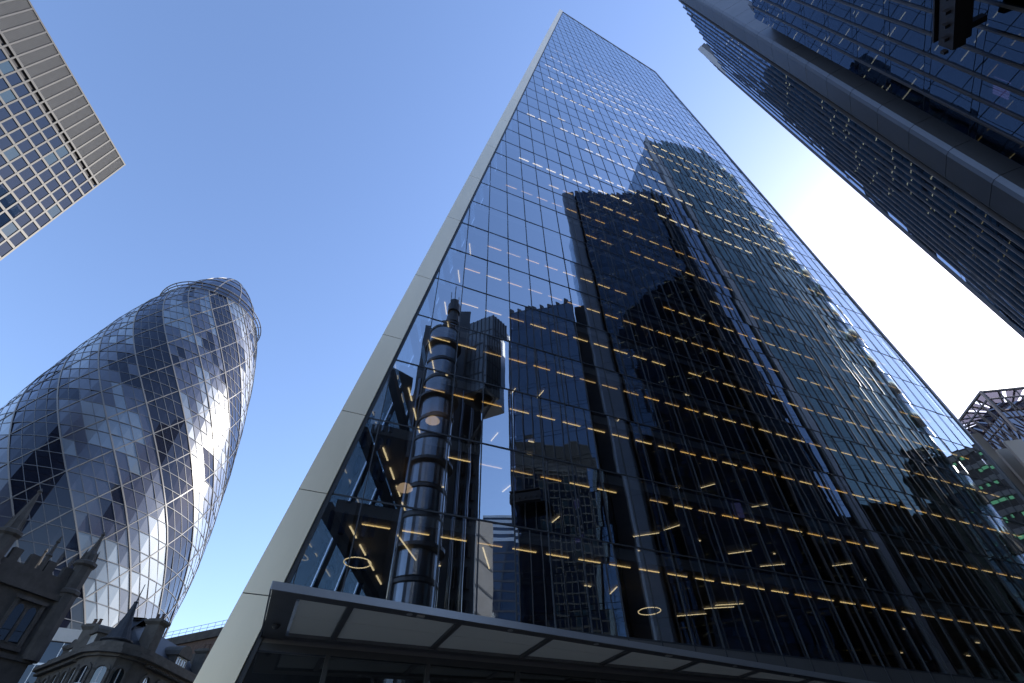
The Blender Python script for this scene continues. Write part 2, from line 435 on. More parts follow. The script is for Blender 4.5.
# entrance canopy
FR = lambda x: -4.9 + .128 * (x + .6)
def wedge(q, x0, x1, f0, f1, z0, z1):
    """plan quadrilateral from x0 to x1 between the depth functions f0 (front) and f1 (back)."""
    pl = [(x0, f0(x0)), (x1, f0(x1)), (x1, f1(x1)), (x0, f1(x0))]
    q.hexa([(*p, z0) for p in pl], [(*p, z1) for p in pl])
XE = 33.0
cp = MB()
wedge(cp, -.5, XE, lambda x: FR(x) + .06, lambda x: min(FR(x) + .55, -.1), 6.76, 6.94)
wedge(cp, -.5, .22, lambda x: FR(x) + .551, lambda x: 0.0, 6.76, 6.94)
wedge(cp, .221, 28, lambda x: -.42, lambda x: -.06, 6.76, 6.94)
for i in range(8):
    x = 1.83 + 3.66 * i; wedge(cp, x - .1, x + .1, lambda q: FR(q) + .552, lambda q: -.421, 6.78, 6.92)
canopy = cp.build("canopy", canopy_metal, T)
mb = MB(); wedge(mb, -.53, XE, FR, lambda x: FR(x) + .057, 6.74, 6.96); mb.box(-.56, -.531, FR(-.5), .0, 6.74, 6.96)
mb.build("fascia", fascia_metal, canopy)
xs = [.22] + [1.83 + 3.66 * i for i in range(8)]
for a, b in zip(xs[:-1], xs[1:]):
    mb = MB(); md = lambda x: (FR(x) + .55 - .42) / 2
    wedge(mb, a + .1, b - .1, lambda x: FR(x) + .56, lambda x: md(x) - .015, 6.86, 6.885); wedge(mb, a + .1, b - .1, lambda x: md(x) + .015, lambda x: -.43, 6.86, 6.885)
    mb.build("frosted_panel", frosted, canopy)
mb = MB(); mb.lathe((-.14, -1.6), [(.13, 6.78), (.13, 6.72), (.09, 6.66), (.02, 6.62)], 12); mb.build("dome_camera", dark_frame, canopy)
mb = MB(); mb.box(3.9, 4.15, -4.1, -3.95, 6.72, 6.757); mb.box(14.4, 14.65, -2.75, -2.6, 6.72, 6.757); mb.build("downlight", pale_metal, canopy)
for i in range(7):
    x = 3.66 + 3.66 * i; mb = MB(); mb.lathe((x, (FR(x) + .3)), [(.1, 6.757), (.1, 6.745), (.05, 6.74)], 12); mb.build("downlight", pale_metal, canopy)
mb = MB()
for j in range(0, 26):
    a, b = (-.9 if j == 0 else 1.83 + (j - 1) * 3.66 if j > 0 else 0), 1.83 + j * 3.66
    if a > 60: break
    mb.quad((a + .08, .1, .2), (b - .08, .1, .2), (b - .08, .1, 6.35), (a + .08, .1, 6.35))
mb.build("shopfront_glass", shop_glass, T)
mb = MB()
for j in range(0, 17):
    s = 1.83 + j * 3.66; mb.box(s - .08, s + .08, .0, .2, 0, 6.4)
mb.box(-1.0, 64, -.0, .22, 6.4, 6.62); mb.box(-1.5, 64, -.02, .22, 0, .2)
mb.build("shopfront_frame", dark_frame, T)
mb = MB(); mb.box(-1.4, 64, -.0, .2, 6.62, 8.05); mb.build("spandrel_panel", canopy_metal, T)
mb = MB(); mb.box(-1.3, 64, .3, 15.5, 6.5, 7.1); mb.build("lobby_ceiling", solid("lobby_ceiling", (0.34, 0.32, 0.28), 0.8), T)
mb = MB(); mb.box(1.5, 64, 6, 6.4, 0.01, 6.5); mb.build("lobby_wall", solid("lobby_wall", (0.16, 0.15, 0.13), 0.8, var=.2, scale=.5), T)

# ------------------------------------------------------------------ the stepped, curved office tower on the right
W = thing("stepped_office_tower", "dark blue glass tower in three stepped blocks with close vertical bronze fins, upper right", "office tower", (32, 14, 0))
WO = (32.0, 14.0)
def wloc(p): return (p[0] - WO[0], p[1] - WO[1])
def block(name, p0, p1, h, pitch, fh, depth, fin_d, tooth, skip=0.0, lights=0, seed=1, gm=None):
    rnd = random.Random(seed)
    p0 = wloc(p0); p1 = wloc(p1)
    L = math.dist(p0, p1); u = ((p1[0] - p0[0]) / L, (p1[1] - p0[1]) / L); w = (u[1], -u[0])   # w: away from the street
    P = lambda t, y, z: (p0[0] + u[0] * t + w[0] * y, p0[1] + u[1] * t + w[1] * y, z)
    core = MB(); core.obox(p0, u, w, .05, L - .05, 1.7, depth, 0, h - .4)
    body = core.build(name, dark_core, W)
    gs = {}; fr = MB(); fn = MB(); lt = MB()
    n = int((L - skip) / pitch); nf = int(h / fh); fh = h / nf
    for i in range(n):
        t0, t1 = skip + i * pitch, skip + (i + 1) * pitch
        for k in range(nf):
            z0, z1 = k * fh, (k + 1) * fh
            a, b = rnd.gauss(0, .006), rnd.gauss(0, .004)
            for za, zb in ((z0 + .04, z0 + .58), (z0 + .64, z1 - .02)):
                gs.setdefault(k, MB()).quad(P(t0, tooth - a, za), P(t1, a, za), P(t1, a + b, zb), P(t0, tooth + b - a, zb))
            if lights and rnd.random() < lights:
                tt = rnd.uniform(t0 + .2, t1 - .2); zz = z0 + fh * .8
                lt.obox(P(tt, 0, 0)[:2], u, w, -.03, .03, .45, 1.5, zz, zz + .05)
        hh = h + 1.3 + rnd.uniform(-.15, .15)
        q0, q1 = t0 - .05, t0 + .05
        fn.hexa([P(q0, -fin_d, 0), P(q1, -fin_d, 0), P(q1, tooth + .1, 0), P(q0, tooth + .1, 0)],
                [P(q0, -fin_d, hh - .5), P(q1, -fin_d, hh - .5), P(q1, tooth + .1, hh), P(q0, tooth + .1, hh)])
        # a low parapet piece behind each fin so that the roofline is jagged
        fn.hexa([P(q1, tooth * .2, h), P(q1 + pitch * .52, tooth * .6, h), P(q1 + pitch * .52, tooth + .2, h), P(q1, tooth + .2, h)],
                [P(q1, tooth * .2, hh - .2), P(q1 + pitch * .42, tooth * .6, hh - .7), P(q1 + pitch * .42, tooth + .2, hh - .7), P(q1, tooth + .2, hh - .2)])
    for k in range(nf + 1):
        z = k * fh; fr.obox(p0, u, w, skip, skip + n * pitch, tooth + .1, 1.69, z - .3, z + .3)
    [q.build("storey_glazing", gm or stepped_glass, body) for q in gs.values()]; fr.build("floor_edge", dark_core, body); fn.build("facade_fin", fin_metal, body)
    if lt.f: lt.build("office_light", strip_dim, body)
    roof = MB(); roof.obox(p0, u, w, .05, L - .05, .5, depth + .3, h - .395, h - .1); roof.build("roof", dark_core, body)
    rt = MB()
    for (yy, sgn) in ((-.05, -1), (L + .05, 1)):
        for c in range(int(depth / 2.4)):
            for k in range(nf):
                z0, z1 = k * fh + .06, (k + 1) * fh - .06
                y0, y1 = 1.6 + c * 2.4, 1.6 + (c + 1) * 2.4 - .1
                rt.quad(P(yy, y0, z0), P(yy, y1, z0), P(yy, y1, z1), P(yy, y0, z1))
    rt.build("return_glazing", return_glass, body)
    return body, P, L, u, w
A0, A1 = (22.3, 2.5), (27.44, 11.78)
b1, P1, L1, u1, w1 = block("low_block", A0, A1, 63.5, 1.29, 3.97, 13, .10, .10, 0.0, .012, 1)
B0, B1 = (29.85, 15.55), (41.4, 27.45)
b2, P2, L2, u2, w2 = block("middle_block", B0, B1, 100.0, 1.33, 4.0, 13, .09, .08, 0.1, .004, 2)
C0, C1 = (47.85, 31.4), (65.7, 43.0)
ta = [C0]
for az in (53.0, 58.0, 63.0):
    ta.append((ta[-1][0] + math.sin(R(az)) * 7.15, ta[-1][1] + math.cos(R(az)) * 7.15))
C1 = ta[-1]
b3, P3, L3, u3, w3 = block("tall_block", ta[0], ta[1], 135.5, 1.43, 4.0, 15, .10, .03, 1.3, .0, 3, tall_glass)
block("tall_block", ta[1], ta[2], 135.5, 1.43, 4.0, 15, .10, .03, 0, .0, 5, tall_glass)
b3b, P3b, L3b, u3b, w3b = block("tall_block", ta[2], ta[3], 135.5, 1.43, 4.0, 15, .10, .03, 0, .0, 6, tall_glass)
# recess between low and middle block, then the broad metal pier of the middle block
a = wloc((27.5, 11.88))
mb = MB(); mb.obox(a, u1, w1, 0, 2.0, 1.6, 9, 0, 64.0); mb.build("recess_panel", dark_core, b2)
mb = MB()
pts = []
a = wloc((28.35, 13.15))
for (qa, qb) in ((.1, .35), (.25, .1), (.5, 0), (2.2, 0), (2.45, .1), (2.6, .35)):
    pts.append((a[0] + u1[0] * qa + w1[0] * qb, a[1] + u1[1] * qa + w1[1] * qb))
pts += [(a[0] + u1[0] * 2.6 + w1[0] * 3, a[1] + u1[1] * 2.6 + w1[1] * 3), (a[0] + u1[0] * .1 + w1[0] * 3, a[1] + u1[1] * .1 + w1[1] * 3)]
for q in range(25): mb.prism(pts[::-1], q * 4.03, q * 4.03 + 3.985)
cx_ = sum(p[0] for p in pts) / len(pts); cy_ = sum(p[1] for p in pts) / len(pts)
mb.prism([(cx_ + (p[0] - cx_) * .97, cy_ + (p[1] - cy_) * .97) for p in pts[::-1]], .1, 100.6, 1); mb.build("corner_pier", [pier_metal, dark_core], b2)
# the middle block's glazed return above the low roof
mb = MB(); fr = MB()
for c in range(6):
    for k in range(9):
        z0, z1 = 63.8 + k * 4.1, 63.8 + (k + 1) * 4.1 - .1
        y0, y1 = 3.0 + c * 1.9, 3.0 + (c + 1) * 1.9 - .1
        o = (a[0] + u1[0] * .05, a[1] + u1[1] * .05)
        mb.quad(*[(o[0] + w1[0] * y, o[1] + w1[1] * y, z) for y, z in ((y0, z0), (y1, z0), (y1, z1), (y0, z1))])
mb.build("return_glazing", return_glass, b2)
# tall block's narrow pier, and a shiny post added to catch the sun
mb = MB(); o = wloc(C0)
mb.obox(o, u3, w3, -.25, 1.0, -.15, .9, 0, 136.6); mb.build("corner_pier", solid("grey_pier", (0.36, 0.37, 0.39), 0.5, 0.3, var=.08, scale=.3), b3)
mb = MB(); mb.obox(o, u3, w3, -.28, 0.2, .903, 1.7, 0, 136.2); mb.build("pier_edge", fin_metal, b3)
e = wloc(C1)
mb = MB()
for k in range(22):
    z0 = k * 6.1; mb.lathe((e[0] + u3b[0] * .35, e[1] + u3b[1] * .35), [(.55, z0), (.55, z0 + 5.8), (.4, z0 + 5.83), (.4, z0 + 6.1)], 12)
mb.build("glint_post", solid("glint_post_metal", (0.85, 0.84, 0.82), 0.24, 0.9), b3, True)
# the middle block carries on, turned a little, up to the tall block
b4, P4, L4, u4, w4 = block("middle_block", B1, (47.4, 31.05), 100.0, 1.33, 4.0, 9, .14, .08, 0.0, .0, 4)
# window blinds with their own glow, in place of light falling on them
for (Pf, t, z, body) in ((P1, 6.5, 24.2, b1), (P1, 6.5, 28.2, b1), (P2, 9.3, 26.0, b2)):
    mb = MB()
    for i in range(7):
        p = [Pf(t + .12 + i * .14, .42, z), Pf(t + .21 + i * .14, .42, z), Pf(t + .21 + i * .14, .42, z + 1.7), Pf(t + .12 + i * .14, .42, z + 1.7)]
        p2 = [Pf(t + .12 + i * .14, .45, z), Pf(t + .21 + i * .14, .45, z), Pf(t + .21 + i * .14, .45, z + 1.7), Pf(t + .12 + i * .14, .45, z + 1.7)]
        mb.hexa(p, p2)
    mb.build("window_blind", blind_mat, body)
# maintenance beam carried in front of the low block
mb = MB(); o = wloc(A0)
mb.obox(o, u1, w1, .2, 3.6, -2.0, -1.45, 28.6, 29.7); mb.obox(o, u1, w1, .2, 3.45, -1.35, -1.1, 28.8, 29.9); mb.obox(o, u1, w1, .2, 3.5, -2.1, -1.0, 29.903, 30.02)
for t in (0.6, 1.8, 3.1): mb.obox(o, u1, w1, t - .15, t + .15, -1.1, -.3, 29.1, 29.5)
for i in range(6): mb.obox(o, u1, w1, 0.4 + i * .65, .55 + i * .65, -2.2, -2.003, 28.9, 29.2)
mb.build("maintenance_beam", beam_steel, b1)

# ------------------------------------------------------------------ the bulb-shaped tower
bc = pol(-43.8, 170.0)
Gk = thing("bulb_tower", "rounded bullet-shaped glass tower with white diagonal lattice and dark spiral bands", "skyscraper", (bc[0], bc[1], 0))
PROF = [(0, 27.5), (25, 30), (50, 31.6), (60, 31.8), (84, 29.8), (103, 27.3), (122, 23.9), (134, 20.9), (142, 18.3), (150, 15.2), (157, 11.8), (162, 8.6), (166, 5.6), (168.6, 3.0), (170.2, 0.15)]
def rad(z):
    n = len(PROF)
    for i in range(n - 1):
        z0, r0 = PROF[i]; z1, r1 = PROF[i + 1]
        if z <= z1:
            m0 = (PROF[i + 1][1] - PROF[i - 1][1]) / (PROF[i + 1][0] - PROF[i - 1][0]) if i > 0 else (r1 - r0) / (z1 - z0)
            m1 = (PROF[i + 2][1] - r0) / (PROF[i + 2][0] - z0) if i < n - 2 else (r1 - r0) / (z1 - z0)
            hh = z1 - z0; t = (z - z0) / hh
            return max(.1, (2 * t**3 - 3 * t * t + 1) * r0 + (t**3 - 2 * t * t + t) * hh * m0 + (-2 * t**3 + 3 * t * t) * r1 + (t**3 - t * t) * hh * m1)
    return .1
FG = 3.9; NG = 37; TW = R(5.0)
def gp(th, z, off=0.0):
    r = rad(z); dr = (rad(z + .2) - rad(max(0, z - .2))) / .4; nn = Vector((math.cos(th), math.sin(th), -dr)).normalized()
    return Vector((r * math.cos(th), r * math.sin(th), z)) + nn * off, nn
mb = MB()
cell_t = {}
for k in range(NG):
    mb = MB(); z0, z1 = k * FG, (k + 1) * FG
    for i in range(72):
        a0 = 2 * math.pi * i / 72 - k * TW; a1 = a0 + 2 * math.pi / 72
        p = [gp(a0, z0)[0], gp(a1, z0)[0], gp(a1 - TW, z1)[0], gp(a0 - TW, z1)[0]]
        typ = (i // 4) % 3
        if typ == 0: kk = 2
        else:
            w = math.sin(i * .9 + k * .35) + math.sin(k * .8 - i * .31 + 1.3) + random.gauss(0, .35)
            kk = 1 if w > .4 else (2 if w < -1.55 else 0)
        # two triangles per pane, each with its own slight tilt
        c = sum(p, Vector()) / 4; nn = (p[1] - p[0]).cross(p[3] - p[0]).normalized()
        j1, j2 = random.gauss(0, .06), random.gauss(0, .06)
        mb.poly([p[0], p[1] + nn * j1, p[2]], kk); mb.poly([p[0], p[2], p[3] + nn * j2], kk)
    mb.build("storey_glazing", [g_clear, g_pale, g_dark], Gk)
mb = MB(); zt = NG * FG
zs = [zt + (170.2 - zt) * q / 9 for q in range(10)]
for q in range(9):
    for i in range(24):
        a0, a1 = 2 * math.pi * i / 24, 2 * math.pi * (i + 1) / 24
        mb.quad(gp(a0, zs[q])[0], gp(a1, zs[q])[0], gp(a1, zs[q + 1])[0], gp(a0, zs[q + 1])[0], 0)
mb.build("dome", g_dark, Gk)
mb = MB()
for fam in (-1, 1):
    for i in range(18):
        pts, nr = [], []
        for k in range(0, NG + 1):
            p, nn = gp(2 * math.pi * i / 18 + fam * k * TW, k * FG, .02); pts.append(p); nr.append(nn)
        mb.ribbon(pts, nr, .30 if fam < 0 else .22)
for q in (0, 2, 4, 6, 8):
    pts = [gp(2 * math.pi * i / 36, zs[q], .02) for i in range(37)]; mb.ribbon([p for p, _ in pts], [n for _, n in pts], .3)
for i in range(12):
    pts = [gp(2 * math.pi * i / 12, z, .02) for z in zs[:-1]]; mb.ribbon([p for p, _ in pts], [n for _, n in pts], .28)
mb.build("lattice_frame", bulb_frame, Gk)
mb = MB()
for k in range(1, NG):
    pts = [gp(2 * math.pi * i / 72 - k * TW, k * FG, .01) for i in range(73)]; mb.ribbon([p for p, _ in pts], [n for _, n in pts], .16)
for i in range(72):
    if i % 4 == 0: continue
    pts = [gp(2 * math.pi * i / 72 - k * TW, k * FG, .01) for k in range(NG + 1)]; mb.ribbon([p for p, _ in pts], [n for _, n in pts], .13)
mb.build("pane_frame", bulb_thin, Gk)
mb = MB()
for rr, zz in ((1.5, 146.6), (1.1, 145.4)):
    r0 = rad(146) + rr
    for i in range(48):
        a0, a1 = 2 * math.pi * i / 48, 2 * math.pi * (i + 1) / 48
        mb.tube((r0 * math.cos(a0), r0 * math.sin(a0), zz), (r0 * math.cos(a1), r0 * math.sin(a1), zz), .2, 5)
for i in range(24):
    a0 = 2 * math.pi * i / 24; r0 = rad(146) - .3; r1 = rad(146) + 1.6
    mb.tube((r0 * math.cos(a0), r0 * math.sin(a0), 145.6), (r1 * math.cos(a0), r1 * math.sin(a0), 146.6), .12, 5)
mb.build("maintenance_rail", steel_dark, Gk)

# ------------------------------------------------------------------ grid tower, top left
H = thing("grid_office_tower", "grey office slab with small square windows and a tall louvred top, upper left", "office tower", (-93.0, 15.0, 0))
bw, fh = 1.98, 3.5
yN = 48.7 - 15.0
mb = MB(); mb.box(-30, -.35, -24, yN - .3, 0, 117.5); core = mb.build("tower_body", dark_core, H)
gls = {}; fr = MB(); rnd = random.Random(5)
nb, nfl = 28, 30
for j in range(nb):
    for k in range(nfl):
        y1 = yN - .12 - j * bw; y0 = y1 - bw; z0 = 105.6 - (k + 1) * fh; z1 = z0 + fh
        a, b = rnd.gauss(0, .006), rnd.gauss(0, .006)
        kk = 1 if rnd.random() < .12 else 0
        gls.setdefault(k, MB()).quad((-.1 + a, y0, z0), (-.1 - a, y1, z0), (-.1 - a + b, y1, z1), (-.1 + a + b, y0, z1), kk)
for j in range(nb + 1):
    y = yN - .12 - j * bw; fr.box(-.25, .06, y - .14, y + .14, 0, 118)
for k in range(nfl + 1):
    z = 105.6 - k * fh; fr.box(-.25, .03, -22, yN, z - .27, z + .27)
fr.box(-.25, .04, -22, yN, 107.1, 107.6); fr.box(-.3, .07, -22, yN + .05, 117.75, 118.2)
[q.build("window_band", [office_glass, office_pale], H) for q in gls.values()]; fr.build("facade_grid", office_metal, H)
lv = MB()
for k in range(34):
    z = 107.7 + k * .296; lv.hexa([(-.2, -22, z), (-.02, -22, z), (-.02, yN, z), (-.2, yN, z)], [(-.2, -22, z + .24), (-.1, -22, z + .24), (-.1, yN, z + .24), (-.2, yN, z + .24)])
lv.build("louvre_band", louvre_mat, H)
mb = MB()
for k in range(30):
    mb.box(-30, 0.0, yN - .28, yN - .05, 105.6 - (k + 1) * fh + .3, 105.6 - k * fh - .3)
mb.build("side_glazing", office_glass, H)
mb = MB(); mb.box(-30, -.36, yN - .29, yN - .02, 107.4, 117.7); mb.build("side_louvre", louvre_mat, H)

# ------------------------------------------------------------------ church tower
CT = thing("church_tower", "dark stone church tower with battlements and corner pinnacles, cut by the left edge", "church", (-47.9, 48.9, 0), R(72.1))
mb = MB(); mb.box(-4.3, 4.3, 0, 8.6, 0, 20.2); mb.box(-4.3, 4.3, 0, .5, 20.2, 21.6); mb.box(-4.3, -3.8, .5, 8.6, 20.2, 21.6); mb.box(3.8, 4.3, .5, 8.6, 20.2, 21.6); mb.box(-3.8, 3.8, 8.1, 8.6, 20.2, 21.6)
for i in range(4):
    x = -2.9 + i * 1.75; mb.box(x, x + .85, .02, .48, 21.6, 22.7)
    mb.box(3.82, 4.28, 1.2 + i * 1.8, 2.1 + i * 1.8, 21.6, 22.7)
    mb.box(-4.28, -3.82, 1.2 + i * 1.8, 2.1 + i * 1.8, 21.6, 22.7)
mb.build("tower_wall", stone_dark, CT)
for z, t, q in ((19.6, .5, .32), (14.4, .35, .2), (8, .35, .2)):
    mb = MB(); mb.box(-4.3 - q, 4.3 + q, -q, 8.6 + q, z, z + t); mb.build("string_course", stone_dark, CT)
for (x, y, s, h) in ((-4.1, .2, 1.0, 28.3), (4.1, .2, 1.0, 27.2), (-4.1, 8.4, .8, 26.6), (4.1, 8.4, .8, 26.6)):
    mb = MB()
    mb.lathe((x, y), [(s * .92, 14.6), (s * .92, 20.4), (s * 1.05, 20.5), (s * 1.05, 20.8), (s * .85, 21.0), (s * .85, 23.2), (s * 1.1, 23.4), (s * 1.1, 23.7), (s * .72, 23.9), (s * .62, 24.6), (s * .36, h - 2.2), (s * .12, h - .5), (s * .22, h - .35), (.03, h)], 8)
    for q in range(8):
        an = math.pi / 4 * q; zz = 24.6
        mb.tube((x + s * .7 * math.cos(an), y + s * .7 * math.sin(an), 23.7), (x + s * .6 * math.cos(an), y + s * .6 * math.sin(an), 25.1), .12, 5, 0, .02)
    mb.build("pinnacle", stone_dark, CT)
for x in (0.35,):
    mb = MB(); mb.lathe((x, .25), [(.25, 21.6), (.25, 23.0), (.34, 23.1), (.2, 23.3), (.12, 24.4), (.2, 24.5), (.02, 25.2)], 6); mb.build("pinnacle", stone_dark, CT)
def arch(x0, x1, z0, z1, y, pointed=True, n=8):
    """outline of an arched opening in the plane y = const."""
    w = x1 - x0; pts = [(x0, y, z0), (x1, y, z0)]
    hs = z1 - (w * .9 if pointed else w / 2)
    for i in range(n + 1):
        t = i / n
        if pointed:
            pts.append((x1 - w * .5 * (1 - math.cos(t * math.pi / 2)) if t else x1, y, hs + (z1 - hs) * math.sin(t * math.pi / 2)))
        else:
            an = math.pi * t; pts.append((x0 + w / 2 + w / 2 * math.cos(an), y, hs + w / 2 * math.sin(an)))
    if pointed:
        for i in range(n - 1, -1, -1):
            t = i / n; pts.append((x0 + w * .5 * (1 - math.cos(t * math.pi / 2)), y, hs + (z1 - hs) * math.sin(t * math.pi / 2)))
    return pts
mb = MB()
for x in (.15, 1.35): mb.poly(arch(x, x + .95, 15.6, 18.6, -.012))
wn_ = mb.build("belfry_window", window_dark, CT)
mb = MB(); mb.box(-.2, .12, -.2, .05, 15.3, 18.9); mb.box(1.12, 1.33, -.16, .05, 15.5, 18.4); mb.box(2.32, 2.65, -.2, .05, 15.3, 18.9); mb.box(-.3, 2.75, -.3, .05, 18.9, 19.2); mb.box(-.3, 2.75, -.3, .05, 15.0, 15.3)
mb.build("window_surround", stone_dark, wn_)

# ------------------------------------------------------------------ Victorian corner building
VB = thing("corner_stone_building", "dark Victorian corner building with cone turret, chimneys and slate mansard roof", "building", (-37, 52, 0))
VO = (-37.0, 52.0)
vl = lambda p: (p[0] - VO[0], p[1] - VO[1])
OUT = [vl(p) for p in [(-45.4, 53.4), (-38.6, 48.6), (-37.4, 47.75), (-36.1, 47.5), (-34.9, 48.1), (-34.2, 49.4), (-34.0, 50.8), (-34.2, 64.5), (-45.4, 64.5)]]
def inset(pl, d):
    cx = sum(p[0] for p in pl) / len(pl); cy = sum(p[1] for p in pl) / len(pl)
    n = len(pl); res = []
    for i in range(n):
        a, b, c = pl[i - 1], pl[i], pl[(i + 1) % n]
        e1 = Vector((b[0] - a[0], b[1] - a[1])).normalized(); e2 = Vector((c[0] - b[0], c[1] - b[1])).normalized()
        n1 = Vector((-e1.y, e1.x)); n2 = Vector((-e2.y, e2.x)); bis = (n1 + n2).normalized(); s = d / max(.4, bis.dot(n1))
        res.append((b[0] + bis.x * s, b[1] + bis.y * s))
    return res
mb = MB(); mb.prism(OUT, 0, 13.6); wall = mb.build("wall", stone_warm, VB)
mb = MB()
for z, t, q in ((13.6, .22, -.25), (13.82, .3, -.6), (14.12, .16, -.4), (9.4, .35, -.22), (5.2, .4, -.25)): mb.prism(inset(OUT, q), z, z + t)
ring_ = inset(OUT, .05); 
mb.prism(ring_, 14.28, 14.75)
for i in range(46):          # dentils under the cornice along the two streets
    for (p, q) in ((OUT[0], OUT[1]), (OUT[6], OUT[7])):
        t = (i + .5) / 46; x = p[0] + (q[0] - p[0]) * t; y = p[1] + (q[1] - p[1]) * t
        ex = Vector((q[0] - p[0], q[1] - p[1])).normalized(); mb.obox((x, y), (ex.x, ex.y), (ex.y, -ex.x), -.06, .06, .0, .42, 13.42, 13.6)
mb.build("cornice", stone_warm, VB)
mb = MB(); mb.prism(inset(OUT, .9), 14.75, 17.3, 0, inset(OUT, 3.3)); mb.prism(inset(OUT, 3.3), 17.3, 17.55, 0, inset(OUT, 3.5)); roof = mb.build("mansard_roof", slate, VB)
mb = MB(); tc_ = vl((-36.3, 49.0))
mb.lathe(tc_, [(1.15, 14.3), (1.15, 14.9), (1.3, 15.0), (1.3, 15.1), (1.02, 15.2), (.62, 16.2), (.36, 17.1), (.16, 18.2), (.2, 18.3), (.06, 18.4), (.035, 19.9)], 16); mb.build("turret", slate, VB, False)
def chimney(p, z0, z1, s):
    c = vl(p); q = MB()
    q.box(c[0] - s, c[0] + s, c[1] - s, c[1] + s, z0, z1 - .55); q.prism([(c[0] - s, c[1] - s), (c[0] + s, c[1] - s), (c[0] + s, c[1] + s), (c[0] - s, c[1] + s)], z1 - .55, z1 - .3, 0, [(c[0] - s * 1.35, c[1] - s * 1.35), (c[0] + s * 1.35, c[1] - s * 1.35), (c[0] + s * 1.35, c[1] + s * 1.35), (c[0] - s * 1.35, c[1] + s * 1.35)])
    q.box(c[0] - s * 1.35, c[0] + s * 1.35, c[1] - s * 1.35, c[1] + s * 1.35, z1 - .3, z1 - .12); q.box(c[0] - s, c[0] + s, c[1] - s, c[1] + s, z1 - .12, z1)
    return q
for p, z0, z1, s in (((-35.1, 51.6), 14.2, 17.5, .62), ((-40.3, 50.6), 14.2, 16.9, .55), ((-43.6, 53.6), 14.2, 16.0, .5), ((-35.4, 62.2), 14.2, 17.6, .6)):
    ch = chimney(p, z0, z1, s).build("chimney", stone_warm, VB)
    c = vl(p); mb = MB()
    for dx in (-.25, .25): mb.lathe((c[0] + dx, c[1]), [(.16, z1), (.13, z1 + .45), (.18, z1 + .5), (.12, z1 + .52)], 8)
    mb.build("chimney_pot", brick, ch)
def wall_window(p, ux, z0, z1, w, parent, arched=True, frame=white_paint):
    """a sash window set into a wall: p on the wall line, ux along it (outside is to the right of ux)."""
    uy = (ux[1], -ux[0]); Q = lambda x, y, z: (p[0] + ux[0] * x + uy[0] * y, p[1] + ux[1] * x + uy[1] * y, z)
    g = MB(); g.poly([Q(x, .012, z) for x, _, z in arch(-w / 2, w / 2, z0, z1, 0, False)] if arched else [Q(-w / 2, .012, z0), Q(w / 2, .012, z0), Q(w / 2, .012, z1), Q(-w / 2, .012, z1)])
    o = g.build("window", window_dark, parent)
    f = MB()
    f.obox(p, ux, uy, -w / 2 - .22, -w / 2, .0, .16, z0 - .1, z1 - .2); f.obox(p, ux, uy, w / 2, w / 2 + .22, .0, .16, z0 - .1, z1 - .2); f.obox(p, ux, uy, -w / 2 - .3, w / 2 + .3, .0, .3, z0 - .3, z0 - .1)
    if arched:
        r0, r1 = w / 2, w / 2 + .24
        for i in range(8):
            a0, a1 = math.pi * i / 8, math.pi * (i + 1) / 8; zc = z1 - w / 2
            f.hexa([Q(r0 * math.cos(a0), 0, zc + r0 * math.sin(a0)), Q(r1 * math.cos(a0), 0, zc + r1 * math.sin(a0)), Q(r1 * math.cos(a1), 0, zc + r1 * math.sin(a1)), Q(r0 * math.cos(a1), 0, zc + r0 * math.sin(a1))],
                   [Q(r0 * math.cos(a0), .16, zc + r0 * math.sin(a0)), Q(r1 * math.cos(a0), .16, zc + r1 * math.sin(a0)), Q(r1 * math.cos(a1), .16, zc + r1 * math.sin(a1)), Q(r0 * math.cos(a1), .16, zc + r0 * math.sin(a1))])
    f.build("surround", stone_warm, o)
    f = MB(); f.obox(p, ux, uy, -.035, .035, .014, .05, z0, z1 - .05); f.obox(p, ux, uy, -w / 2, w / 2, .016, .055, (z0 + z1) / 2 - .04, (z0 + z1) / 2 + .04)
    f.build("glazing_bar", frame, o)
for (p, q, n) in ((OUT[0], OUT[1], 4), (OUT[6], OUT[7], 6), (OUT[1], OUT[2], 1), (OUT[2], OUT[3], 1), (OUT[3], OUT[4], 1), (OUT[4], OUT[5], 1)):
    ex = Vector((q[0] - p[0], q[1] - p[1])); L = ex.length; ex.normalize()
    for i in range(n):
        t = (i + .5) / n * L; pp = (p[0] + ex.x * t, p[1] + ex.y * t); w = min(1.05, L / n - .55)
        wall_window(pp, (ex.x, ex.y), 10.4, 12.9, w, VB); wall_window(pp, (ex.x, ex.y), 6.2, 8.9, w, VB)
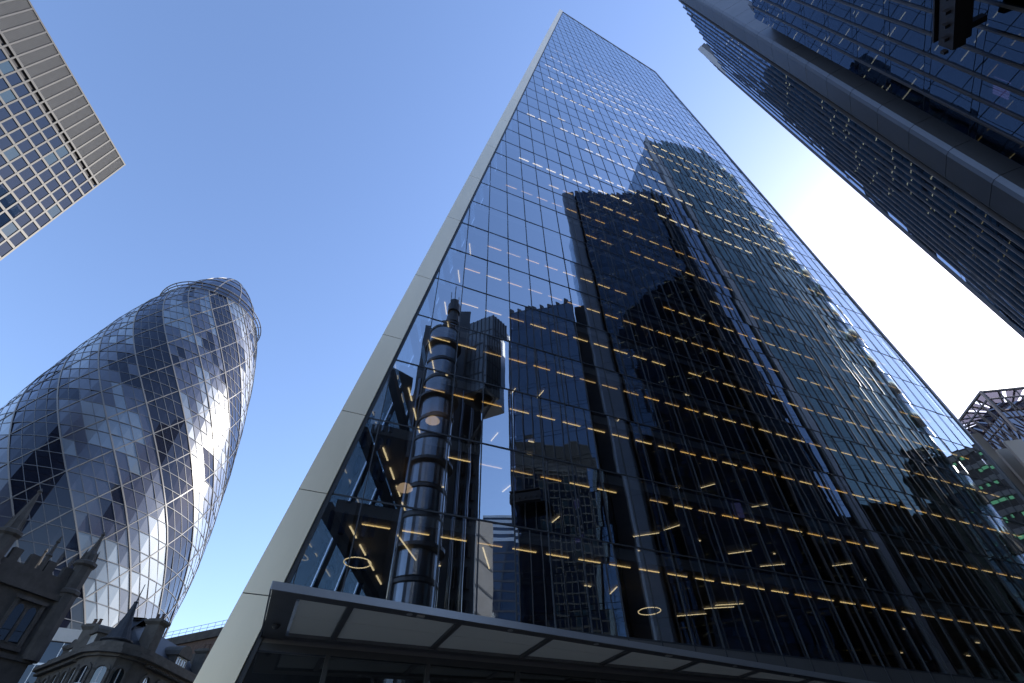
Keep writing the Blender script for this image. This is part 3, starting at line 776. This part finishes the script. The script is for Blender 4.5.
def dormer(p, ux, w, z0, z1):
    uy = (ux[1], -ux[0]); pp = p
    q = MB(); q.obox(pp, ux, uy, -w / 2 - .15, w / 2 + .15, -1.6, .0, z0 - .2, z1 - w * .35)
    Q = lambda x, y, z: (pp[0] + ux[0] * x + uy[0] * y, pp[1] + ux[1] * x + uy[1] * y, z)
    n = 8; r = w / 2 + .3; zc = z1 - w * .38
    for i in range(n):
        a0, a1 = math.pi * i / n, math.pi * (i + 1) / n; s = .8
        q.hexa([Q(0, -1.6, zc), Q(r * math.cos(a0), -1.6, zc + s * r * math.sin(a0)), Q(r * math.cos(a1), -1.6, zc + s * r * math.sin(a1)), Q(0, -1.6, zc + .01)],
               [Q(0, .25, zc), Q(r * math.cos(a0), .25, zc + s * r * math.sin(a0)), Q(r * math.cos(a1), .25, zc + s * r * math.sin(a1)), Q(0, .25, zc + .01)])
    d = q.build("dormer", stone_warm, VB)
    for sgn in (-1, 1):
        g = MB(); x0 = 0 if sgn > 0 else -w / 2
        g.poly([Q(x0 + .08, .012, z0), Q(x0 + w / 2 - .08, .012, z0), Q(x0 + w / 2 - .08, .012, zc - .1), Q(x0 + .08, .012, zc - .1)]); o = g.build("window", window_dark, d)
        f = MB()
        for xx in (.08, w / 4, w / 2 - .08): f.obox(pp, ux, uy, x0 + xx - .05, x0 + xx + .05, .014, .06, z0, zc - .1)
        f.obox(pp, ux, uy, x0 + .05, x0 + w / 2 - .05, .016, .065, z0 - .03, z0 + .06); f.obox(pp, ux, uy, x0 + .05, x0 + w / 2 - .05, .016, .065, zc - .16, zc - .06)
        f.build("window_frame", white_paint, o)
dormer(vl((-34.9, 57.6)), (-.0146, 1.0), 2.0, 14.5, 16.5)
ex = Vector((OUT[1][0] - OUT[0][0], OUT[1][1] - OUT[0][1])).normalized()
dormer((OUT[1][0] - ex.x * 1.2 + -ex.y * .6, OUT[1][1] - ex.y * 1.2 + ex.x * .6), (ex.x, ex.y), 1.3, 14.5, 16.4)
dormer((OUT[0][0] + ex.x * 3.4 + -ex.y * .6, OUT[0][1] + ex.y * 3.4 + ex.x * .6), (ex.x, ex.y), 1.2, 14.5, 15.8)

# brick block with a roof railing behind it
BB = thing("brick_block", "dark brick block with roof railing behind the cone turret building, beside the metal edge", "building", (-46, 78, 0), math.atan2(-4.45, 9.9))
mb = MB(); mb.box(-16, 15, 0, 9, 0, 22.8); bwall = mb.build("wall", brick, BB)
mb = MB(); mb.box(-16.2, 15.2, -.3, 9.2, 22.8, 23.2); mb.box(-16, 15, -.12, 9, 20.9, 21.15); mb.box(-16, 15, -.05, 9, 23.2, 24.0); mb.build("parapet", stone_dark, BB)
mb = MB()
for i in range(22): x = -15.5 + i * 1.45; mb.tube((x, .3, 24.0), (x, .3, 25.0), .03, 5)
for z in (24.5, 25.0): mb.tube((-15.5, .3, z), (15, .3, z), .03, 5)
mb.build("roof_railing", steel_dark, BB)
for i in range(9):
    x = -13 + i * 3.1
    g = MB(); g.quad((x - .8, -.012, 18.2), (x + .8, -.012, 18.2), (x + .8, -.012, 20.6), (x - .8, -.012, 20.6)); o = g.build("window", window_dark, BB)
    f = MB()
    for q in range(5): f.box(x - .85 + q * .4, x - .78 + q * .4, -.06, -.014, 18.2, 20.6)
    for q in range(4): f.box(x - .85, x + .85, -.066, -.016, 18.17 + q * .8, 18.23 + q * .8)
    f.build("glazing_bar", white_paint, o)
    mb = MB(); mb.box(x + 1.1, x + 1.7, -.4, .05, 16, 20.9); mb.build("pilaster", stone_dark, BB)

# low glass building with a white parapet between church and chimneys
p = pol(-39.9, 112)
WP = thing("white_parapet_building", "low blue glass office with a sunlit white parapet behind the chimneys", "building", (p[0], p[1], 0), R(32))
mb = MB(); mb.box(-6, 6, 0, 10, 0, 25.2); mb.build("glass_wall", blue_glass, WP)
mb = MB(); mb.box(-6.4, 6.4, -.5, 10.3, 25.2, 27.0); mb.build("parapet", white_stone, WP)
mb = MB()
for i in range(7): mb.box(-6 + i * 2 - .05, -6 + i * 2 + .05, -.08, -.004, 0, 25.2)
for z in (22, 18.5, 15): mb.box(-6, 6, -.085, -.006, z, z + .3)
mb.build("wall_frame", pale_metal, WP)

# ------------------------------------------------------------------ glass roofed building behind the right end of the tower
GB = thing("glass_roof_building", "building with glass truss roof and curved bay at the lower right edge", "building", (67, 56, 0))
go = (67.0, 56.0); gq = lambda p: (p[0] - go[0], p[1] - go[1])
GA, GBp, GC, GD = gq((67.9, 66.0)), gq((65.8, 53.5)), gq((83.0, 51.4)), gq((84.0, 66.0))
mb = MB(); mb.prism(inset([GA, GBp, GC, GD][::1], 1.7), 0, 37.5); mb.build("glazed_wall", bay_glass, GB)
mb = MB(); mb.prism(inset([GA, GBp, GC, GD], 2.6), 37.5, 44.4); mb.build("attic_glazing", bay_glass, GB)
rp_ = [GA, GBp, GC, GD]; rp2 = inset(rp_, 6.5)
mb = MB()
for i in (0, 1, 2, 3):
    a, b = rp_[i], rp_[(i + 1) % 4]; c, d = rp2[(i + 1) % 4], rp2[i]
    for q in range(6):
        t0, t1 = q / 6, (q + 1) / 6
        L_ = lambda u, v, t: (u[0] + (v[0] - u[0]) * t, u[1] + (v[1] - u[1]) * t)
        e0, e1, f1, f0 = L_(a, b, t0 + .015), L_(a, b, t1 - .015), L_(d, c, t1 - .015), L_(d, c, t0 + .015)
        mb.quad((*e0, 44.6), (*e1, 44.6), (*f1, 45.3), (*f0, 45.3))
mb.poly([(*p, 45.32) for p in rp2])
mb.build("roof_glass", roof_glass, GB)
mb = MB()
for i in range(4):
    a, b = rp_[i], rp_[(i + 1) % 4]; c, d = rp2[(i + 1) % 4], rp2[i]
    V3 = lambda p, z: (p[0], p[1], z)
    mb.tube(V3(a, 44.7), V3(b, 44.7), .22, 6); mb.tube(V3(a, 43.4), V3(b, 43.4), .14, 6)
    mb.tube(V3(d, 45.2), V3(c, 45.2), .2, 6); mb.tube(V3(a, 44.7), V3(d, 45.2), .2, 6); mb.tube(V3(a, 38), V3(a, 44.7), .22, 6)
    for q in range(9):
        t = q / 8; e = (a[0] + (b[0] - a[0]) * t, a[1] + (b[1] - a[1]) * t); f = (d[0] + (c[0] - d[0]) * t, d[1] + (c[1] - d[1]) * t)
        mb.tube(V3(e, 44.6), V3(f, 45.1), .13, 5); mb.tube(V3(e, 43.4), V3(e, 44.7), .09, 5)
        if q < 8:
            t2 = (q + 1) / 8; e2 = (a[0] + (b[0] - a[0]) * t2, a[1] + (b[1] - a[1]) * t2)
            ii = inset(rp_, 1.7)[i]; jj = inset(rp_, 1.7)[(i + 1) % 4]; w_ = (ii[0] + (jj[0] - ii[0]) * t2, ii[1] + (jj[1] - ii[1]) * t2)
            mb.tube(V3(e, 43.4), V3(w_, 38.0), .11, 5); mb.tube(V3(e2, 43.4), V3(w_, 38.0), .11, 5); pass
mb.build("roof_truss", solid("truss_grey", (0.16, 0.15, 0.17), 0.5, 0.3), GB)
mb = MB(); cb = (GBp[0] + 6.2, GBp[1] + 2.2)
mb.lathe(cb, [(4.9, 0), (4.9, 36.2)], 28); mb.build("curved_bay", bay_glass, GB)
mb = MB()
for z in (36.2, 31.6, 27, 22.4, 17.8): mb.lathe(cb, [(4.9, z), (5.15, z + .03), (5.15, z + .4), (4.9, z + .43)], 28)
mb.build("bay_band", pale_metal, GB)
mb = MB()
for q in range(14):
    an = R(150 + q * 15)
    if q in (4, 5): 
        for z in (31.9, 27.3): mb.tube((cb[0] + 4.96 * math.cos(an), cb[1] + 4.96 * math.sin(an), z + .6), (cb[0] + 4.96 * math.cos(an), cb[1] + 4.96 * math.sin(an), z + 3.8), .32, 6)
mb.build("bay_panel", pale_metal, GB)
mb = MB(); fin_s = solid("beige_fin", (0.48, 0.43, 0.38), 0.5, 0.1)
ex = Vector((GA[0] - GBp[0], GA[1] - GBp[1])).normalized()
for t, h in ((5.6, 41.5), (7.4, 37.4), (3.2, 37.4), (1.2, 37.4)):
    mb.obox((GBp[0] + ex.x * t, GBp[1] + ex.y * t), (ex.x, ex.y), (-ex.y, ex.x), -.2, .2, -.5 if h < 40 else -.1, 1.6, 0, h)
ex2 = Vector((GC[0] - GBp[0], GC[1] - GBp[1])).normalized()
for t in (1.4, 10, 12, 14): mb.obox((GBp[0] + ex2.x * t, GBp[1] + ex2.y * t), (ex2.x, ex2.y), (ex2.y, -ex2.x), -.2, .2, -1.6, -.9, 0, 37.4)
mb.build("wall_fin", fin_s, GB)

# ------------------------------------------------------------------ buildings seen mirrored in the tower's front
LT = thing("pipework_tower", "stainless steel tower of stacked drums and boxed pods, mirrored in the lower left glass", "office tower", (18, -12, 0))
lo = (18.0, -12.0); ll = lambda p: (p[0] - lo[0], p[1] - lo[1])
dc = ll(pol2(143.3, 56))
mb = MB()
z = 0
for k in range(17):
    mb.lathe(dc, [(2.3, z), (2.4, z + .1), (2.4, z + 2.9), (2.3, z + 3.0)], 40); z += 3.6
mb.build("stair_drum", steel, LT)
mb = MB(); z = 3.0
for k in range(17):
    mb.lathe(dc, [(2.3, z), (2.55 if k % 3 else 3.0, z + .06), (2.55 if k % 3 else 3.0, z + .45), (2.2, z + .6)], 24); z += 3.6
mb.build("drum_collar", steel_dark, LT)
def pbox(az0, d0, az1, d1, depth, z0, z1, mbx, k=0):
    a, b = ll(pol2(az0, d0)), ll(pol2(az1, d1)); L = math.dist(a, b); u = ((b[0] - a[0]) / L, (b[1] - a[1]) / L); w = (u[1], -u[0])
    c = ll((MIRROR[0], MIRROR[1]))
    if w[0] * (c[0] - a[0]) + w[1] * (c[1] - a[1]) > 0: w = (-w[0], -w[1])
    mbx.obox(a, u, w, 0, L, 0, depth, z0, z1, k); return a, u, w, L
mb = MB()
pbox(147.0, 60, 143.0, 60, 7, 40, 1.6 + 60 * math.tan(R(47.3)), mb)
pbox(142.6, 62, 139.2, 62, 7, 0, 1.6 + 62 * math.tan(R(49.6)), mb)
pbox(151.2, 60, 147.4, 62, 14, 0, 1.6 + 60 * math.tan(R(42.2)), mb)
pbox(150.5, 67, 136.9, 67, 8, 0, 56, mb)
pbox(158, 58, 151.5, 60, 16, 0, 1.6 + 58 * math.tan(R(36)), mb)
pbox(141.5, 63, 136.7, 63, 10, 0, 58, mb)
body = mb.build("tower_body", steel_dark, LT)
mb = MB()
hp = 1.6 + 55 * math.tan(R(49.2))
pods = [pbox(139.2, 57, 135.8, 55, 6.5, 49, hp, mb), pbox(135.8, 55, 133.6, 57.5, 5.2, 49, hp - .02, mb)]
mb.build("pod", solid("pod_panel", (0.20, 0.21, 0.22), 0.35, 0.6, var=.1, scale=.4), LT)
mb = MB()
for (a, u, w, L) in pods:
    n = 5
    for i in range(n + 1): mb.obox(a, u, w, L * i / n - .06, L * i / n + .06, -.1, -.004, 49, hp)
    for q in range(5): mb.obox(a, u, w, 0, L, -.08, -.006, 49 + q * 3.2, 49.2 + q * 3.2)
mb.build("pod_rib", steel_dark, LT)
mb = MB()
a = ll(pol2(142.7, 58)); zt = 1.6 + 58 * math.tan(R(50.6))
for k in range(9): mb.lathe(a, [(1.15, 44 + k * 3.0), (1.15, 45.7 + k * 3.0), (.8, 45.8 + k * 3.0), (.8, 47 + k * 3.0)], 14)
mb.tube((a[0], a[1], 70), (a[0], a[1], zt + 3.5), .08, 5)
for dx in (-.9, .9): mb.tube((a[0] + dx, a[1], 70), (a[0] + dx, a[1], zt + 1), .07, 5)
mb.build("lift_mast", steel_dark, LT)
mb = MB()
for az, d in ((146.3, 57.5), (141.0, 58.5), (139.6, 60), (138.2, 61)):
    p = ll(pol2(az, d)); mb.tube((*p, 0), (*p, 52), .32, 10)
mb.build("service_pipe", steel, LT, True)
mb = MB(); a, b = ll(pol2(138.5, 60)), ll(pol2(134.2, 57)); mb.tube((*a, 42), (*b, 48.9), .25, 6); mb.build("strut", steel_dark, LT)
mb = MB()
for k in range(12):
    for az in (149.5, 150.5, 152.5, 154, 155.5, 137.5, 138.2, 139):
        d = 59.0 if az > 140 else 62.6
        p = ll(pol2(az, d)); mb.box(p[0] - .25, p[0] + .25, p[1] - .25, p[1] + .25, k * 3.9, k * 3.9 + 2.6)
mb.build("window_unit", office_glass, LT)

p = pol2(135.4, 120)
t = thing("pale_slab_tower", "pale concrete slab tower mirrored in the blue slot of glass above the canopy", "tower", (p[0], p[1], 0), R(18))
mb = MB(); mb.box(-2.6, 1.6, -9, 0, 0, 60.5); mb.build("wall", concrete, t)
mb = MB()
for k in range(9): mb.hexa([(-2.6, 0.004, 8 + k * 6), (1.6, 0.004, 5.5 + k * 6), (1.6, .08, 5.5 + k * 6), (-2.6, .08, 8 + k * 6)], [(-2.6, 0.004, 8.4 + k * 6), (1.6, 0.004, 5.9 + k * 6), (1.6, .08, 5.9 + k * 6), (-2.6, .08, 8.4 + k * 6)])
mb.build("panel_joint", steel_dark, t)
p = pol2(133.3, 150)
t = thing("blue_glass_tower", "blue glass tower with white top bands mirrored beside the pale slab tower", "tower", (p[0], p[1], 0), R(45))
mb = MB(); mb.box(-6, 8, -14, 0, 0, 76); mb.build("glass_wall", blue_glass, t)
mb = MB()
for k in range(4): mb.box(-6.1, 8.1, -14, .1, 68 + k * 2.1, 69 + k * 2.1)
mb.box(-6.2, 8.2, -14.1, .2, 76, 76.8); mb.build("top_band", pale_metal, t)
mb = MB()
for k in range(24): mb.box(-6, 8, .004, .1, k * 2.8, k * 2.8 + .5)
mb.build("floor_band", steel_dark, t)

p = pol2(85.0, 112)
t = thing("green_floor_office", "office with green-lit floors mirrored at the far right edge of the glass tower", "office building", (p[0], p[1], 0), R(5))
mb = MB(); mb.box(0.3, 14, -14, 16, 0, 50.5); mb.build("wall", dark_core, t)
mb = MB()
for k in range(18): mb.box(.1, .3, -14, 16, k * 2.8 + 1.6, k * 2.8 + 2.5)
mb.build("floor_band", concrete, t)
mb = MB()
for k in range(18):
    for i in range(14):
        if random.random() < .7: y = -13 + i * 2.1; mb.box(.18, .296, y, y + random.uniform(.8, 1.9), k * 2.8 + .9, k * 2.8 + 1.4)
mb.build("floor_light", green_light, t)

# street block added to darken the low mirror image at right; hidden otherwise
ob = (fy[0] * 20.8 + fx[0] * 90 + fy[0] * 24, fy[1] * 20.8 + fx[1] * 90 + fy[1] * 24)
t = thing("added_brick_block", "hidden dark brick block, added to darken the reflection, past the far end of the mirror glass tower", "building", (ob[0], ob[1], 0), RZ)
mb = MB(); mb.box(-18, 18, 0, 34, 0, 44); wl_ = mb.build("wall", brick, t)
mb = MB(); mb.box(-18.4, 18.4, -.4, 34.4, 44, 44.8); mb.build("parapet", stone_dark, t)
mb = MB(); mb.box(0, 1.3, -.07, -.004, 0, 2.2); w0 = mb.build("window", window_dark, t)
for q in range(9):
    for i in range(10):
        w_ = w0 if q + i == 0 else w0.copy()
        if w_ is not w0: scene.collection.objects.link(w_)
        w_.location = (-16.6 + i * 3.5, 0, 3 + q * 4.4)
